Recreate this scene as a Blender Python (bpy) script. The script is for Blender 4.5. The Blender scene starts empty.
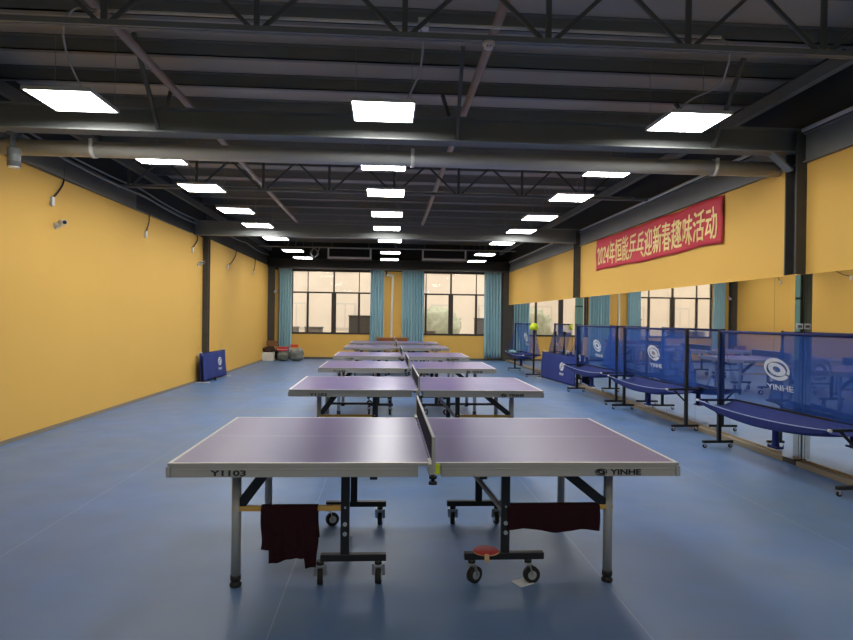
import bpy, math, random
from math import sin, cos, pi, radians
from mathutils import Vector, Matrix, noise

random.seed(7)
SC = bpy.context.scene
COL = SC.collection

# ------------------------------------------------------------------ materials
def srgb(r, g, b):
    f = lambda c: (c / 255 / 12.92) if c / 255 <= .04045 else ((c / 255 + .055) / 1.055) ** 2.4
    return (f(r), f(g), f(b), 1)

def mat(name, col, rough=.6, metal=0.0, spec=.5, var=0.0, vscale=4.0, bump=0.0, bscale=60.0, emit=None, estr=0):
    m = bpy.data.materials.new(name)
    m.use_nodes = True
    nt = m.node_tree
    p = nt.nodes['Principled BSDF']
    p.inputs['Base Color'].default_value = col
    p.inputs['Roughness'].default_value = rough
    p.inputs['Metallic'].default_value = metal
    p.inputs['Specular IOR Level'].default_value = spec
    if emit:
        p.inputs['Emission Color'].default_value = emit
        p.inputs['Emission Strength'].default_value = estr
    tc = nt.nodes.new('ShaderNodeTexCoord')
    if var:
        n = nt.nodes.new('ShaderNodeTexNoise')
        n.inputs['Scale'].default_value = vscale
        n.inputs['Detail'].default_value = 5
        nt.links.new(tc.outputs['Object'], n.inputs['Vector'])
        mx = nt.nodes.new('ShaderNodeMix')
        mx.data_type = 'RGBA'
        mx.inputs[6].default_value = tuple(c * (1 - var) for c in col[:3]) + (1,)
        mx.inputs[7].default_value = tuple(min(1, c * (1 + var)) for c in col[:3]) + (1,)
        nt.links.new(n.outputs['Fac'], mx.inputs[0])
        nt.links.new(mx.outputs[2], p.inputs['Base Color'])
    if bump:
        n2 = nt.nodes.new('ShaderNodeTexNoise')
        n2.inputs['Scale'].default_value = bscale
        nt.links.new(tc.outputs['Object'], n2.inputs['Vector'])
        b = nt.nodes.new('ShaderNodeBump')
        b.inputs['Strength'].default_value = bump
        b.inputs['Distance'].default_value = .02
        nt.links.new(n2.outputs['Fac'], b.inputs['Height'])
        nt.links.new(b.outputs['Normal'], p.inputs['Normal'])
    return m

def floor_mat():
    m = mat('vinyl_floor', srgb(88, 130, 186), .42, spec=.45)
    nt = m.node_tree
    p = nt.nodes['Principled BSDF']
    tc = nt.nodes.new('ShaderNodeTexCoord')
    n = nt.nodes.new('ShaderNodeTexNoise'); n.inputs['Scale'].default_value = .7; n.inputs['Detail'].default_value = 7
    n.inputs['Roughness'].default_value = .65
    nt.links.new(tc.outputs['Object'], n.inputs['Vector'])
    cr = nt.nodes.new('ShaderNodeValToRGB')
    cr.color_ramp.elements[0].position = .33; cr.color_ramp.elements[0].color = srgb(98, 122, 150)
    cr.color_ramp.elements[1].position = .66; cr.color_ramp.elements[1].color = srgb(88, 126, 182)
    nt.links.new(n.outputs['Fac'], cr.inputs['Fac'])
    sx = nt.nodes.new('ShaderNodeSeparateXYZ')
    nt.links.new(tc.outputs['Object'], sx.inputs[0])
    def math_(op, a, b=None):
        k = nt.nodes.new('ShaderNodeMath'); k.operation = op
        for i, v in enumerate((a, b)):
            if v is None: continue
            if isinstance(v, (int, float)): k.inputs[i].default_value = v
            else: nt.links.new(v, k.inputs[i])
        return k.outputs[0]
    s = math_('ADD', sx.outputs[0], .545 + 1.85 * 10)
    s = math_('DIVIDE', s, 1.85)
    s = math_('FRACT', s)
    s = math_('SUBTRACT', s, .5)
    s = math_('ABSOLUTE', s)
    seam = math_('GREATER_THAN', s, .5 - .0018)
    mx = nt.nodes.new('ShaderNodeMix'); mx.data_type = 'RGBA'
    nt.links.new(math_('MULTIPLY', seam, .28), mx.inputs[0])
    nt.links.new(cr.outputs[0], mx.inputs[6]); mx.inputs[7].default_value = srgb(190, 195, 200)
    nt.links.new(mx.outputs[2], p.inputs['Base Color'])
    n2 = nt.nodes.new('ShaderNodeTexNoise'); n2.inputs['Scale'].default_value = 3; n2.inputs['Detail'].default_value = 6
    nt.links.new(tc.outputs['Object'], n2.inputs['Vector'])
    mr = nt.nodes.new('ShaderNodeMapRange')
    mr.inputs[3].default_value = .36; mr.inputs[4].default_value = .52
    nt.links.new(n2.outputs['Fac'], mr.inputs[0])
    nt.links.new(mr.outputs[0], p.inputs['Roughness'])
    return m

def mesh_net_mat(name, col, opacity):
    m = bpy.data.materials.new(name); m.use_nodes = True
    nt = m.node_tree; nt.nodes.clear()
    out = nt.nodes.new('ShaderNodeOutputMaterial')
    mx = nt.nodes.new('ShaderNodeMixShader'); mx.inputs[0].default_value = opacity
    tr = nt.nodes.new('ShaderNodeBsdfTransparent')
    d = nt.nodes.new('ShaderNodeBsdfDiffuse'); d.inputs[0].default_value = col
    t = nt.nodes.new('ShaderNodeBsdfTranslucent'); t.inputs[0].default_value = col
    m2 = nt.nodes.new('ShaderNodeMixShader'); m2.inputs[0].default_value = .35
    nt.links.new(d.outputs[0], m2.inputs[1]); nt.links.new(t.outputs[0], m2.inputs[2])
    nt.links.new(tr.outputs[0], mx.inputs[1]); nt.links.new(m2.outputs[0], mx.inputs[2])
    nt.links.new(mx.outputs[0], out.inputs[0])
    return m

def glass_mat(name='window_glass', col=(.95, .96, .95, 1)):
    m = bpy.data.materials.new(name); m.use_nodes = True
    nt = m.node_tree; nt.nodes.clear()
    out = nt.nodes.new('ShaderNodeOutputMaterial')
    mx = nt.nodes.new('ShaderNodeMixShader'); mx.inputs[0].default_value = .01
    tr = nt.nodes.new('ShaderNodeBsdfTransparent'); tr.inputs[0].default_value = col
    g = nt.nodes.new('ShaderNodeBsdfGlossy'); g.inputs['Roughness'].default_value = .02
    nt.links.new(tr.outputs[0], mx.inputs[1]); nt.links.new(g.outputs[0], mx.inputs[2])
    nt.links.new(mx.outputs[0], out.inputs[0])
    return m

M = dict(
    floor=floor_mat(),
    yellow=mat('yellow_wall_paint', srgb(230, 184, 94), .75, spec=.25, var=.035, vscale=.8, bump=.05, bscale=200),
    darkwall=mat('dark_sheet_wall', srgb(60, 62, 62), .7, spec=.3, var=.15, vscale=1.5),
    deck=mat('roof_deck', srgb(172, 166, 156), .7, spec=.3, var=.12, vscale=1.2),
    steel=mat('dark_painted_steel', srgb(92, 94, 92), .5, spec=.4, var=.12, vscale=3),
    purlin=mat('purlin_steel', srgb(124, 126, 124), .5, spec=.4, var=.1, vscale=3),
    steel2=mat('grey_painted_steel', srgb(116, 120, 119), .45, spec=.5, var=.1, vscale=3),
    column=mat('dusty_column_paint', srgb(70, 68, 64), .6, spec=.4, var=.35, vscale=9),
    tanpipe=mat('faded_brown_pipe', srgb(168, 148, 138), .55, var=.2, vscale=5),
    duct=mat('grey_duct_pipe', srgb(168, 170, 168), .5, var=.1, vscale=3),
    whiteplastic=mat('white_plastic', srgb(225, 225, 220), .4),
    cable=mat('grey_cable', srgb(150, 152, 148), .5),
    blackcable=mat('black_cable', srgb(25, 24, 24), .5),
    curb=mat('tan_skirting', srgb(140, 128, 108), .6, var=.12, vscale=6),
    mirror=mat('mirror_glass', (.88, .86, .82, 1), .015, metal=1.0),
    mirredge=mat('mirror_edge', srgb(120, 150, 145), .3),
    lampemit=mat('light_diffuser', (1, 1, 1, 1), .5, emit=(1.0, .985, .95, 1), estr=25.0),
    lampframe=mat('light_frame', srgb(210, 210, 208), .4, metal=.2),
    top=mat('purple_table_top', srgb(97, 83, 148), .32, spec=.5, var=.05, vscale=3),
    line=mat('white_line', srgb(232, 230, 225), .45),
    apron=mat('pale_grey_apron', srgb(158, 157, 152), .45, spec=.4, var=.03),
    leggrey=mat('grey_leg_paint', srgb(158, 160, 158), .4, metal=.1),
    black=mat('black_powder_coat', srgb(17, 17, 19), .45),
    rubber=mat('black_rubber', srgb(20, 20, 20), .65),
    bolt=mat('steel_bolt', srgb(200, 200, 200), .3, metal=.8),
    gold=mat('ochre_bar', srgb(190, 150, 72), .45),
    ink=mat('black_lettering', srgb(16, 16, 18), .5),
    white=mat('white_lettering', srgb(225, 228, 232), .6),
    netblack=mesh_net_mat('black_net_mesh', srgb(78, 80, 88), .82),
    tape=mat('net_tape', srgb(205, 206, 206), .6),
    clampgrey=mat('clamp_grey', srgb(170, 168, 160), .4, metal=.3),
    lime=mat('lime_fabric', srgb(205, 225, 40), .6),
    maroon=mat('dark_maroon_cloth', srgb(42, 20, 25), .9, spec=.1, var=.25, vscale=30, bump=.25, bscale=150),
    redrubber=mat('red_rubber', srgb(190, 60, 52), .5),
    wood=mat('pale_wood', srgb(205, 170, 120), .5, var=.12, vscale=20),
    brownwood=mat('brown_table_wood', srgb(165, 105, 55), .5, var=.2, vscale=8),
    paper=mat('white_paper', srgb(225, 225, 222), .7),
    bluenet=mesh_net_mat('blue_net_mesh', srgb(62, 106, 198), .54),
    sidenet=mesh_net_mat('blue_side_mesh', srgb(56, 100, 200), .25),
    bluefab=mat('blue_tray_fabric', srgb(42, 53, 112), .75, spec=.2, var=.1, vscale=8),
    railblue=mat('pale_blue_rail', srgb(150, 165, 205), .5),
    navy=mat('navy_sleeve', srgb(30, 40, 98), .75),
    surround=mat('blue_surround_fabric', srgb(48, 62, 128), .7, spec=.25, var=.12, vscale=5, bump=.2, bscale=8),
    curtain=mat('teal_curtain', srgb(162, 198, 208), .85, spec=.15, var=.06, vscale=6),
    rail=mat('pale_rail', srgb(185, 185, 180), .4),
    winframe=mat('dark_window_frame', srgb(58, 48, 42), .5),
    glass=glass_mat(),
    tint=glass_mat('tinted_glass', (.22, .30, .29, 1)),
    facade=mat('beige_tile_facade', srgb(206, 189, 170), .8, var=.14, vscale=1.1),
    facadewin=mat('facade_window', srgb(188, 178, 166), .6),
    ground=mat('pale_paving', srgb(165, 160, 152), .9, var=.05),
    greybox=mat('grey_cabinet_paint', srgb(88, 88, 90), .6),
    greyblock=mat('grey_block', srgb(128, 128, 128), .8),
    leaf=mat('pale_green_leaf', srgb(172, 172, 146), .8, var=.3, vscale=6),
    banner=mat('red_banner_cloth', srgb(208, 58, 74), .6, spec=.3, var=.06, vscale=3),
    gilt=mat('gold_lettering', srgb(242, 205, 130), .4, metal=.15, var=.25, vscale=8),
    foam=mat('white_foam', srgb(228, 226, 214), .7),
    card=mat('brown_cardboard', srgb(140, 98, 66), .8, var=.15, vscale=10),
    darkcloth=mat('dark_brown_cloth', srgb(64, 40, 32), .85, var=.3, vscale=14),
    blackbag=mat('black_bag', srgb(28, 28, 30), .5, bump=.4, bscale=14),
    greybag=mat('grey_green_bag', srgb(112, 116, 104), .45, var=.5, vscale=11, bump=.6, bscale=18),
    stripebag=mat('grey_plastic_sack', srgb(122, 124, 120), .35, var=.75, vscale=13, bump=.6, bscale=16),
    redcard=mat('red_carton', srgb(196, 40, 48), .6),
    orangecard=mat('orange_carton', srgb(214, 74, 30), .6),
    paletowel=mat('pale_teal_towel', srgb(140, 180, 185), .9),
    acblack=mat('ac_casing', srgb(38, 38, 38), .6),
    acslot=mat('ac_slot', srgb(14, 14, 14), .7),
    brick=mat('grey_front_wall', srgb(128, 140, 136), .7, var=.1),
    smoke=mat('detector_plastic', srgb(220, 205, 200), .45),
)

# ------------------------------------------------------------------ mesh builder
class MB:
    def __init__(s):
        s.v = []; s.f = []; s.m = []; s.sm = []
    def _add(s, vs, fs, m=0, smooth=False):
        o = len(s.v)
        s.v += [tuple(x) for x in vs]
        for f in fs:
            s.f.append([i + o for i in f]); s.m.append(m); s.sm.append(smooth)
        return s
    def bx(s, x0, x1, y0, y1, z0, z1, m=0, mx=None):
        vs = [Vector((x, y, z)) for x in (x0, x1) for y in (y0, y1) for z in (z0, z1)]
        if mx: vs = [mx @ v for v in vs]
        return s._add(vs, [(0, 1, 3, 2), (4, 6, 7, 5), (0, 4, 5, 1), (2, 3, 7, 6), (0, 2, 6, 4), (1, 5, 7, 3)], m)
    def bar(s, p0, p1, w, h, m=0, up=(0, 0, 1)):
        p0, p1 = Vector(p0), Vector(p1)
        d = (p1 - p0); L = d.length; d.normalize()
        up = Vector(up)
        if abs(d.dot(up)) > .99: up = Vector((0, 1, 0))
        r = d.cross(up).normalized(); u = r.cross(d)
        mx = Matrix(((d.x, r.x, u.x, p0.x), (d.y, r.y, u.y, p0.y), (d.z, r.z, u.z, p0.z), (0, 0, 0, 1)))
        return s.bx(0, L, -w / 2, w / 2, -h / 2, h / 2, m, mx)
    def cyl(s, p0, p1, r, r1=None, n=14, m=0, cap=True):
        r1 = r if r1 is None else r1
        p0, p1 = Vector(p0), Vector(p1)
        d = (p1 - p0).normalized()
        a = d.orthogonal().normalized(); b = d.cross(a)
        vs = []
        for p, q in ((p0, r), (p1, r1)):
            for i in range(n):
                t = 2 * pi * i / n
                vs.append(p + a * q * cos(t) + b * q * sin(t))
        s._add(vs, [(i, (i + 1) % n, n + (i + 1) % n, n + i) for i in range(n)], m, True)
        if cap:
            o = len(s.v) - 2 * n
            s.f.append([o + i for i in range(n)][::-1]); s.m.append(m); s.sm.append(False)
            s.f.append([o + n + i for i in range(n)]); s.m.append(m); s.sm.append(False)
        return s
    def tube(s, pts, r, n=8, m=0, sub=0):
        pts = [Vector(p) for p in pts]
        if sub:
            q = []
            for i in range(len(pts) - 1):
                p0 = pts[max(i - 1, 0)]; p1 = pts[i]; p2 = pts[i + 1]; p3 = pts[min(i + 2, len(pts) - 1)]
                for k in range(sub):
                    t = k / sub
                    q.append(.5 * ((2 * p1) + (p2 - p0) * t + (2 * p0 - 5 * p1 + 4 * p2 - p3) * t * t + (3 * p1 - p0 - 3 * p2 + p3) * t ** 3))
            pts = q + [pts[-1]]
        vs = []; prev = None
        for i, p in enumerate(pts):
            d = (pts[min(i + 1, len(pts) - 1)] - pts[max(i - 1, 0)]).normalized()
            a = d.orthogonal().normalized() if prev is None else (prev - d * prev.dot(d)).normalized()
            prev = a; b = d.cross(a)
            for k in range(n):
                t = 2 * pi * k / n
                vs.append(p + a * r * cos(t) + b * r * sin(t))
        fs = []
        for i in range(len(pts) - 1):
            for k in range(n):
                fs.append((i * n + k, i * n + (k + 1) % n, (i + 1) * n + (k + 1) % n, (i + 1) * n + k))
        s._add(vs, fs, m, True)
        o = len(s.v) - len(vs)
        s.f.append([o + k for k in range(n)][::-1]); s.m.append(m); s.sm.append(False)
        s.f.append([len(s.v) - n + k for k in range(n)]); s.m.append(m); s.sm.append(False)
        return s
    def lathe(s, prof, n=20, m=0, c=(0, 0, 0), axis='z'):
        vs = []
        for r, z in prof:
            for k in range(n):
                t = 2 * pi * k / n
                x, y = r * cos(t), r * sin(t)
                p = {'z': (x, y, z), 'y': (x, z, y), 'x': (z, x, y)}[axis]
                vs.append((p[0] + c[0], p[1] + c[1], p[2] + c[2]))
        fs = [(i * n + k, i * n + (k + 1) % n, (i + 1) * n + (k + 1) % n, (i + 1) * n + k) for i in range(len(prof) - 1) for k in range(n)]
        return s._add(vs, fs, m, True)
    def grid(s, fn, nu, nv, m=0, smooth=True):
        vs = [fn(i / nu, j / nv) for j in range(nv + 1) for i in range(nu + 1)]
        w = nu + 1
        fs = [(j * w + i, j * w + i + 1, (j + 1) * w + i + 1, (j + 1) * w + i) for j in range(nv) for i in range(nu)]
        return s._add(vs, fs, m, smooth)
    def poly(s, pts, m=0):
        return s._add(pts, [tuple(range(len(pts)))], m)
    def blob(s, c, r, amp=.15, freq=2.5, seed=0, m=0, nu=28, nv=18, flat=True):
        def fn(u, v):
            th = 2 * pi * u; ph = pi * v
            d = Vector((sin(ph) * cos(th), sin(ph) * sin(th), -cos(ph)))
            # squarish superellipsoid
            q = Vector([math.copysign(abs(k) ** .7, k) for k in d])
            k = 1 + amp * (noise.noise(d * freq + Vector((seed, seed * 2.1, 0))) + .6 * noise.noise(d * freq * 2.7 + Vector((0, seed, seed))))
            p = Vector((c[0] + q.x * r[0] * k, c[1] + q.y * r[1] * k, c[2] + q.z * r[2] * k))
            if flat: p.z = max(p.z, c[2] - r[2])
            return p
        return s.grid(fn, nu, nv, m)
    def build(s, name, mats, parent=None, loc=None, rz=0, bevel=0, solid=0, subsurf=0):
        me = bpy.data.meshes.new(name)
        me.from_pydata(s.v, [], s.f); me.update()
        for p, mi, sm in zip(me.polygons, s.m, s.sm):
            p.material_index = mi; p.use_smooth = sm
        for k in (mats if isinstance(mats, (list, tuple)) else [mats]):
            me.materials.append(M[k])
        o = bpy.data.objects.new(name, me); COL.objects.link(o)
        if parent is not None: o.parent = parent
        if loc is not None: o.location = loc
        if rz: o.rotation_euler.z = rz
        if solid:
            k = o.modifiers.new('solid', 'SOLIDIFY'); k.thickness = solid; k.offset = 0
        if bevel:
            k = o.modifiers.new('bevel', 'BEVEL'); k.width = bevel; k.segments = 2; k.limit_method = 'ANGLE'
        if subsurf:
            k = o.modifiers.new('sub', 'SUBSURF'); k.levels = k.render_levels = subsurf
        return o

def tag(o, label, cat, group=None, kind=None):
    o['label'] = label; o['category'] = cat
    if group: o['group'] = group
    if kind: o['kind'] = kind
    return o

def thing(name, label, cat, loc=(0, 0, 0), rz=0, group=None):
    o = bpy.data.objects.new(name, None); COL.objects.link(o)
    o.empty_display_size = .1
    o.location = loc; o.rotation_euler.z = rz
    return tag(o, label, cat, group)

def struct(name, mb, mats, **k):
    o = mb.build(name, mats, **k); o['kind'] = 'structure'
    return o

def copy_tree(o, loc=None, rz=None, label=None, parent=None):
    c = o.copy(); COL.objects.link(c)
    if parent is not None: c.parent = parent
    if loc is not None: c.location = loc
    if rz is not None: c.rotation_euler.z = rz
    if label: c['label'] = label
    for ch in list(o.children):
        copy_tree(ch, parent=c)
    return c

# ------------------------------------------------------------------ lettering
def text2d(body, size, sx=1.0, off=0.0, ext=.0006, space=1.0):
    cu = bpy.data.curves.new('txt', 'FONT')
    cu.body = body; cu.size = size; cu.align_x = 'CENTER'; cu.align_y = 'CENTER'
    cu.offset = off; cu.extrude = ext; cu.space_character = space; cu.resolution_u = 3
    ob = bpy.data.objects.new('txt', cu); COL.objects.link(ob)
    dg = bpy.context.evaluated_depsgraph_get()
    me = bpy.data.meshes.new_from_object(ob.evaluated_get(dg))
    vs = [Vector((v.co.x, v.co.y, v.co.z)) for v in me.vertices]
    fs = [list(p.vertices) for p in me.polygons]
    bpy.data.objects.remove(ob); bpy.data.curves.remove(cu); bpy.data.meshes.remove(me)
    x0, x1 = min(v.x for v in vs), max(v.x for v in vs); y0, y1 = min(v.y for v in vs), max(v.y for v in vs)
    vs = [Vector(((v.x - (x0 + x1) / 2) * sx, v.y - (y0 + y1) / 2, v.z)) for v in vs]
    return vs, fs, (x1 - x0) * sx, y1 - y0

def add_text(mb, body, height, width, fn, m=0, off=0.0, ext=.0006):
    """lettering scaled to a height and width, placed by fn(x, y, z)"""
    vs, fs, w, h = text2d(body, 1.0, off=off, ext=0.004)
    kx, ky = width / w, height / h
    mb._add([fn(v.x * kx, v.y * ky, v.z * ext / .004) for v in vs], fs, m)

def add_emblem(mb, rx, ry, fn, m=0, ext=.0006):
    """oval eye emblem: two crescents around a tilted oval ring"""
    def ringseg(a0, a1, fo, fi, n=28):
        vs = []
        for z in (-ext, ext):
            for i in range(n + 1):
                t = a0 + (a1 - a0) * i / n
                for f in (fo, fi):
                    x, y = f(t)
                    vs.append(fn(x * rx, y * ry, z))
        k = 2 * (n + 1); fs = []
        for i in range(n):
            a = 2 * i
            fs.append((a, a + 2, a + 3, a + 1)); fs.append((k + a + 1, k + a + 3, k + a + 2, k + a))
            fs.append((a, k + a, k + a + 2, a + 2)); fs.append((a + 1, a + 3, k + a + 3, k + a + 1))
        mb._add(vs, fs, m)
    def outer(t): return cos(t), sin(t)
    def crescent(s):
        def f(t):
            w = .16 + .16 * sin(t - s) ** 2
            return (1 - w) * cos(t), (1 - w) * sin(t)
        return f
    ringseg(radians(-25), radians(170), outer, crescent(.3))
    ringseg(radians(-200 + 8), radians(-35), outer, crescent(.3))
    c, s = cos(-.35), sin(-.35)
    def el(a, b):
        def f(t):
            x, y = a * cos(t), b * sin(t)
            return x * c - y * s, x * s + y * c
        return f
    ringseg(0, 2 * pi, el(.70, .56), el(.30, .26))

# ------------------------------------------------------------------ room shell
XL, XL2, XR, YB, YF, ZC = -4.38, -4.24, 4.50, 23.1, -6.2, 4.27
struct('floor', MB().bx(-4.7, 4.8, YF - .2, YB + .3, -.1, 0), 'floor')
def wx(y):
    return -4.41 + .0135 * (y - 7.5) if y < 15.1 else XL2
def slab(b, y0, y1, x0, x1, z0, z1, m=0):
    vs = [(a + (wx(y) if y < 15.05 else wx(15.05)), y, z) for y in (y0, y1) for a in (x0, x1) for z in (z0, z1)]
    b._add(vs, [(0, 1, 3, 2), (4, 6, 7, 5), (0, 4, 5, 1), (2, 3, 7, 6), (0, 2, 6, 4), (1, 5, 7, 3)], m)
    return b
wl = MB()
slab(wl, YF, 15.05, -.2, 0, 0, 3.36)
wl.bx(XL - .2, XL2, 15.05, YB, 0, 3.36)
slab(wl, YF, 15.05, -.2, 0, 3.36, ZC, 1)
wl.bx(XL - .2, XL2 - .02, 15.05, YB, 3.36, ZC, 1)
struct('wall_left', wl, ['yellow', 'darkwall'])
wr = MB()
wr.bx(XR, XR + .2, YF, YB, 0, 3.27).bx(XR, XR + .2, YF, YB, 3.27, ZC, 1)
struct('wall_right', wr, ['yellow', 'darkwall'])
WIN = [(-3.45, -.40, .93, 3.24), (1.36, 3.86, .93, 3.24)]
wb = MB()
xs = [-4.6, -3.45, -.40, 1.36, 3.86, 4.7]
for i in range(5):
    if i in (1, 3):
        wb.bx(xs[i], xs[i + 1], YB, YB + .22, 0, .93)
    else:
        wb.bx(xs[i], xs[i + 1], YB, YB + .22, 0, 3.24)
wb.bx(-4.6, 4.7, YB, YB + .22, 3.24, ZC, 1)
struct('wall_back', wb, ['yellow', 'darkwall'])
wf = MB()
wf.bx(-4.7, -4.36, YF - .2, YF, 0, ZC).bx(4.4, 4.8, YF - .2, YF, 0, ZC).bx(-4.36, 4.4, YF - .2, YF, 0, .3).bx(-4.36, 4.4, YF - .2, YF, 3.2, ZC)
struct('wall_front', wf, 'brick')
f3 = MB()
for i in range(7):
    x = -4.32 + 8.68 * i / 6
    f3.bx(x - .04, x + .04, YF - .13, YF - .06, .3, 3.2)
for z in (.3, 2.3, 3.14):
    f3.bx(-4.36, 4.4, YF - .13, YF - .06, z, z + .06)
f3 = struct('window_3', f3, 'winframe')  # out of view; glazing read from the column mirror, added for daylight fill
struct('glass_pane', MB().bx(-4.36, 4.4, YF - .10, YF - .096, .3, 3.2), 'tint', parent=f3)
dk = MB().bx(-4.6, 4.7, YF, YB + .2, ZC, ZC + .1)
struct('ceiling', dk, 'deck')
struct('baseboard_left', slab(MB(), YF, 15.0, 0, .015, 0, .05).bx(XL2, XL2 + .03, 15.3, 22.5, 0, .05), 'curb')
struct('baseboard_right', MB().bx(4.405, XR, YF, 6.44, 0, .06).bx(4.405, XR, 6.66, 14.28, 0, .06).bx(4.405, XR, 14.5, YB, 0, .06), 'curb', bevel=.006)
struct('baseboard_back', MB().bx(XL2, XR - .1, YB - .02, YB, 0, .07), 'steel')

TR = [0]
def trim(mb, mats, **k):
    TR[0] += 1
    return struct('trim_%d' % TR[0], mb, mats, **k)
def ibeam(y, z0, z1, x0=XL, x1=XR, w=.2):
    b = MB()
    b.bx(x0, x1, y - w / 2, y + w / 2, z0, z0 + .014).bx(x0, x1, y - w / 2, y + w / 2, z1 - .014, z1)
    b.bx(x0, x1, y - .008, y + .008, z0 + .014, z1 - .014)
    return b
trim(ibeam(6.6, 3.385, 3.64), 'steel2')
trim(ibeam(14.4, 3.34, 3.66), 'steel2')
trim(ibeam(22.75, 3.30, 3.62, w=.3), 'acblack')
trim(ibeam(-.9, 3.385, 3.64), 'steel2')
def column(x0, x1, y0, y1, z0, z1):
    b = MB()
    b.bx(x0, x1, y0, y0 + .02, z0, z1).bx(x0, x1, y1 - .02, y1, z0, z1)
    xm0, xm1 = (x1 - .02, x1) if x0 > 0 else (x0, x0 + .02)
    b.bx(xm0, xm1, y0 + .02, y1 - .02, z0, z1)
    return b
trim(column(4.385, XR, 6.46, 6.66, 2.06, 3.6).bx(4.42, XR, 6.47, 6.63, 0, 2.06), 'column')
trim(column(4.385, XR, 14.30, 14.48, 2.06, 3.6).bx(4.42, XR, 14.31, 14.47, 0, 2.06), 'column')
trim(column(4.29, XR, 22.78, 23.0, 0, 3.6), 'column')
trim(column(-4.31, -4.185, 15.02, 15.20, 0, 3.5), 'column')
trim(column(XL2, -4.03, 22.78, 23.02, 0, 3.5), 'column')
# eave beams
trim(MB().bx(XL - .2, XL + .06, YF, 22.6, 3.345, 3.36).bx(XL - .1, XL + .02, YF, 22.6, 3.36, 3.62).bx(XL - .1, XL + .06, YF, 22.6, 3.62, 3.635), 'steel')
trim(MB().bx(XR - .05, XR, YF, 22.6, 3.26, 3.275).bx(XR - .02, XR, YF, 22.6, 3.275, 3.56).bx(XR - .05, XR, YF, 22.6, 3.56, 3.575), 'steel2')  # lighter grey than the opposite beam, painting in the light it catches
# knee plates
trim(MB().bar((4.40, 6.6, 3.20), (4.18, 6.6, 3.39), .12, .02), 'steel2')
# roof purlins
y = 4.75
k = 0
while y < 22.6:
    b = MB().bx(XL, XR, y, y + .012, 4.13, ZC).bx(XL, XR, y, y + .07, 4.13, 4.142).bx(XL, XR, y - .05, y, ZC - .012, ZC)
    trim(b, 'purlin')
    y += .83 if k < 5 else 1.0
    k += 1
# longitudinal roof members on the wall side
trim(MB().bx(4.06, 4.14, 1.0, 22.5, 3.86, 3.98), 'steel2')
trim(MB().bx(-4.14, -4.06, 1.0, 22.5, 3.86, 3.98), 'steel')
# fly braces at the first beam
for x in (-2.34, .72, 3.5):
    trim(MB().bar((x, 6.62, 3.40), (x - .10, 7.25, 4.13), .035, .035).bar((x, 6.58, 3.40), (x - .02, 5.95, 4.13), .035, .035), 'steel')

# ------------------------------------------------------------------ roof trusses
def truss(y, label):
    t = thing('roof_truss', label, 'truss', (0, y, 3.58), group='open roof trusses')
    MB().bx(XL, XR, -.03, -.006, 0, .035).bx(XL, XR, .006, .03, 0, .035).bx(XL, XR, -.03, .03, .035, .041).build('bottom_chord', 'steel2', t)
    MB().bx(XL, XR, -.03, .03, .51, .55).build('top_chord', 'steel', t)
    x = -4.17
    while x < 4.3:
        MB().bx(x - .02, x + .02, -.012, .012, .03, .52).build('vertical_strut', 'steel', t)
        if x - .62 > XL:
            MB().bar((x - .05, 0, .04), (x - .56, 0, .52), .022, .03).build('diagonal_strut', 'steel', t)
        if x + .62 < XR:
            MB().bar((x + .05, 0, .04), (x + .56, 0, .52), .022, .03).build('diagonal_strut', 'steel', t)
        x += 1.07
    return t
truss(4.6, 'open steel roof truss carrying a white conduit and a smoke detector')
truss(10.4, 'open steel roof truss crossing the roof between the grey duct and the bannered bay')

# white conduits on the trusses
def tag1(o, *a, **k): return tag(o, *a, **k)
tag(MB().tube([(-2.10, 4.66, 3.72), (.26, 4.66, 3.72), (2.54, 4.66, 3.72)], .013).bx(.21, .29, 4.63, 4.71, 3.69, 3.76).build('electrical_conduit', 'whiteplastic'),
    'white conduit with a small junction box running along the truss in front of the beam', 'conduit', 'roof conduits')
tag(MB().tube([(-4.2, 10.42, 3.636), (4.2, 10.42, 3.636)], .015).build('electrical_conduit', 'whiteplastic'),
    'thin pale conduit running along the truss behind the grey duct', 'conduit', 'roof conduits')
tag(MB().tube([(-3.9, 19.3, 3.66), (4.0, 19.3, 3.66)], .018).build('electrical_conduit', 'cable'),
    'grey conduit crossing the roof just in front of the two air conditioners', 'conduit', 'roof conduits')
for y0, y1, lab in ((2.0, 6.44, 'pale conduit on the eave beam in the bay in front of the duct'),
                    (6.72, 14.1, 'pale conduit on the eave beam above the red banner'),
                    (14.4, 22.4, 'pale conduit on the eave beam in the bay next to the windows')):
    tag(MB().tube([(4.43, y0, 3.60), (4.43, (y0 + y1) / 2, 3.592), (4.43, y1, 3.60)], .022).build('electrical_conduit', 'whiteplastic'), lab, 'conduit', 'roof conduits')
# sagging cables along the plain yellow wall
for a, b, dz, lab in ((7.3, 15.0, 0, 'upper pale cable sagging along the top of the plain yellow wall'),
                      (7.6, 15.0, -.09, 'lower pale cable sagging along the top of the plain yellow wall'),
                      (15.4, 22.5, 0, 'pale cable sagging above the yellow wall beyond the dark column')):
    pts = [(XL + .12 + (.0 if a < 15 else .1), a + (b - a) * i / 10, 3.70 + dz - .05 * sin(pi * (i % 5) / 5)) for i in range(11)]
    tag(MB().tube(pts, .014, n=6, sub=3).build('wall_cable', 'cable'), lab, 'cable', 'cables along the yellow wall')

# grey duct pipe with straps
t = thing('duct_pipe', 'long grey round duct pipe strapped beneath the first roof beam', 'pipe', (0, 6.95, 3.30))
MB().cyl((XL + .01, 0, 0), (XR - .01, 0, 0), .085, n=24).build('pipe_body', 'duct', t)
for x in (-3.15, .27, 3.72):
    MB().lathe([(.088, -.02), (.094, -.02), (.094, .02), (.088, .02)], c=(x, 0, 0), axis='x').bx(x - .018, x + .018, -.10, -.085, 0, .09).build('pipe_strap', 'whiteplastic', t)
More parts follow.
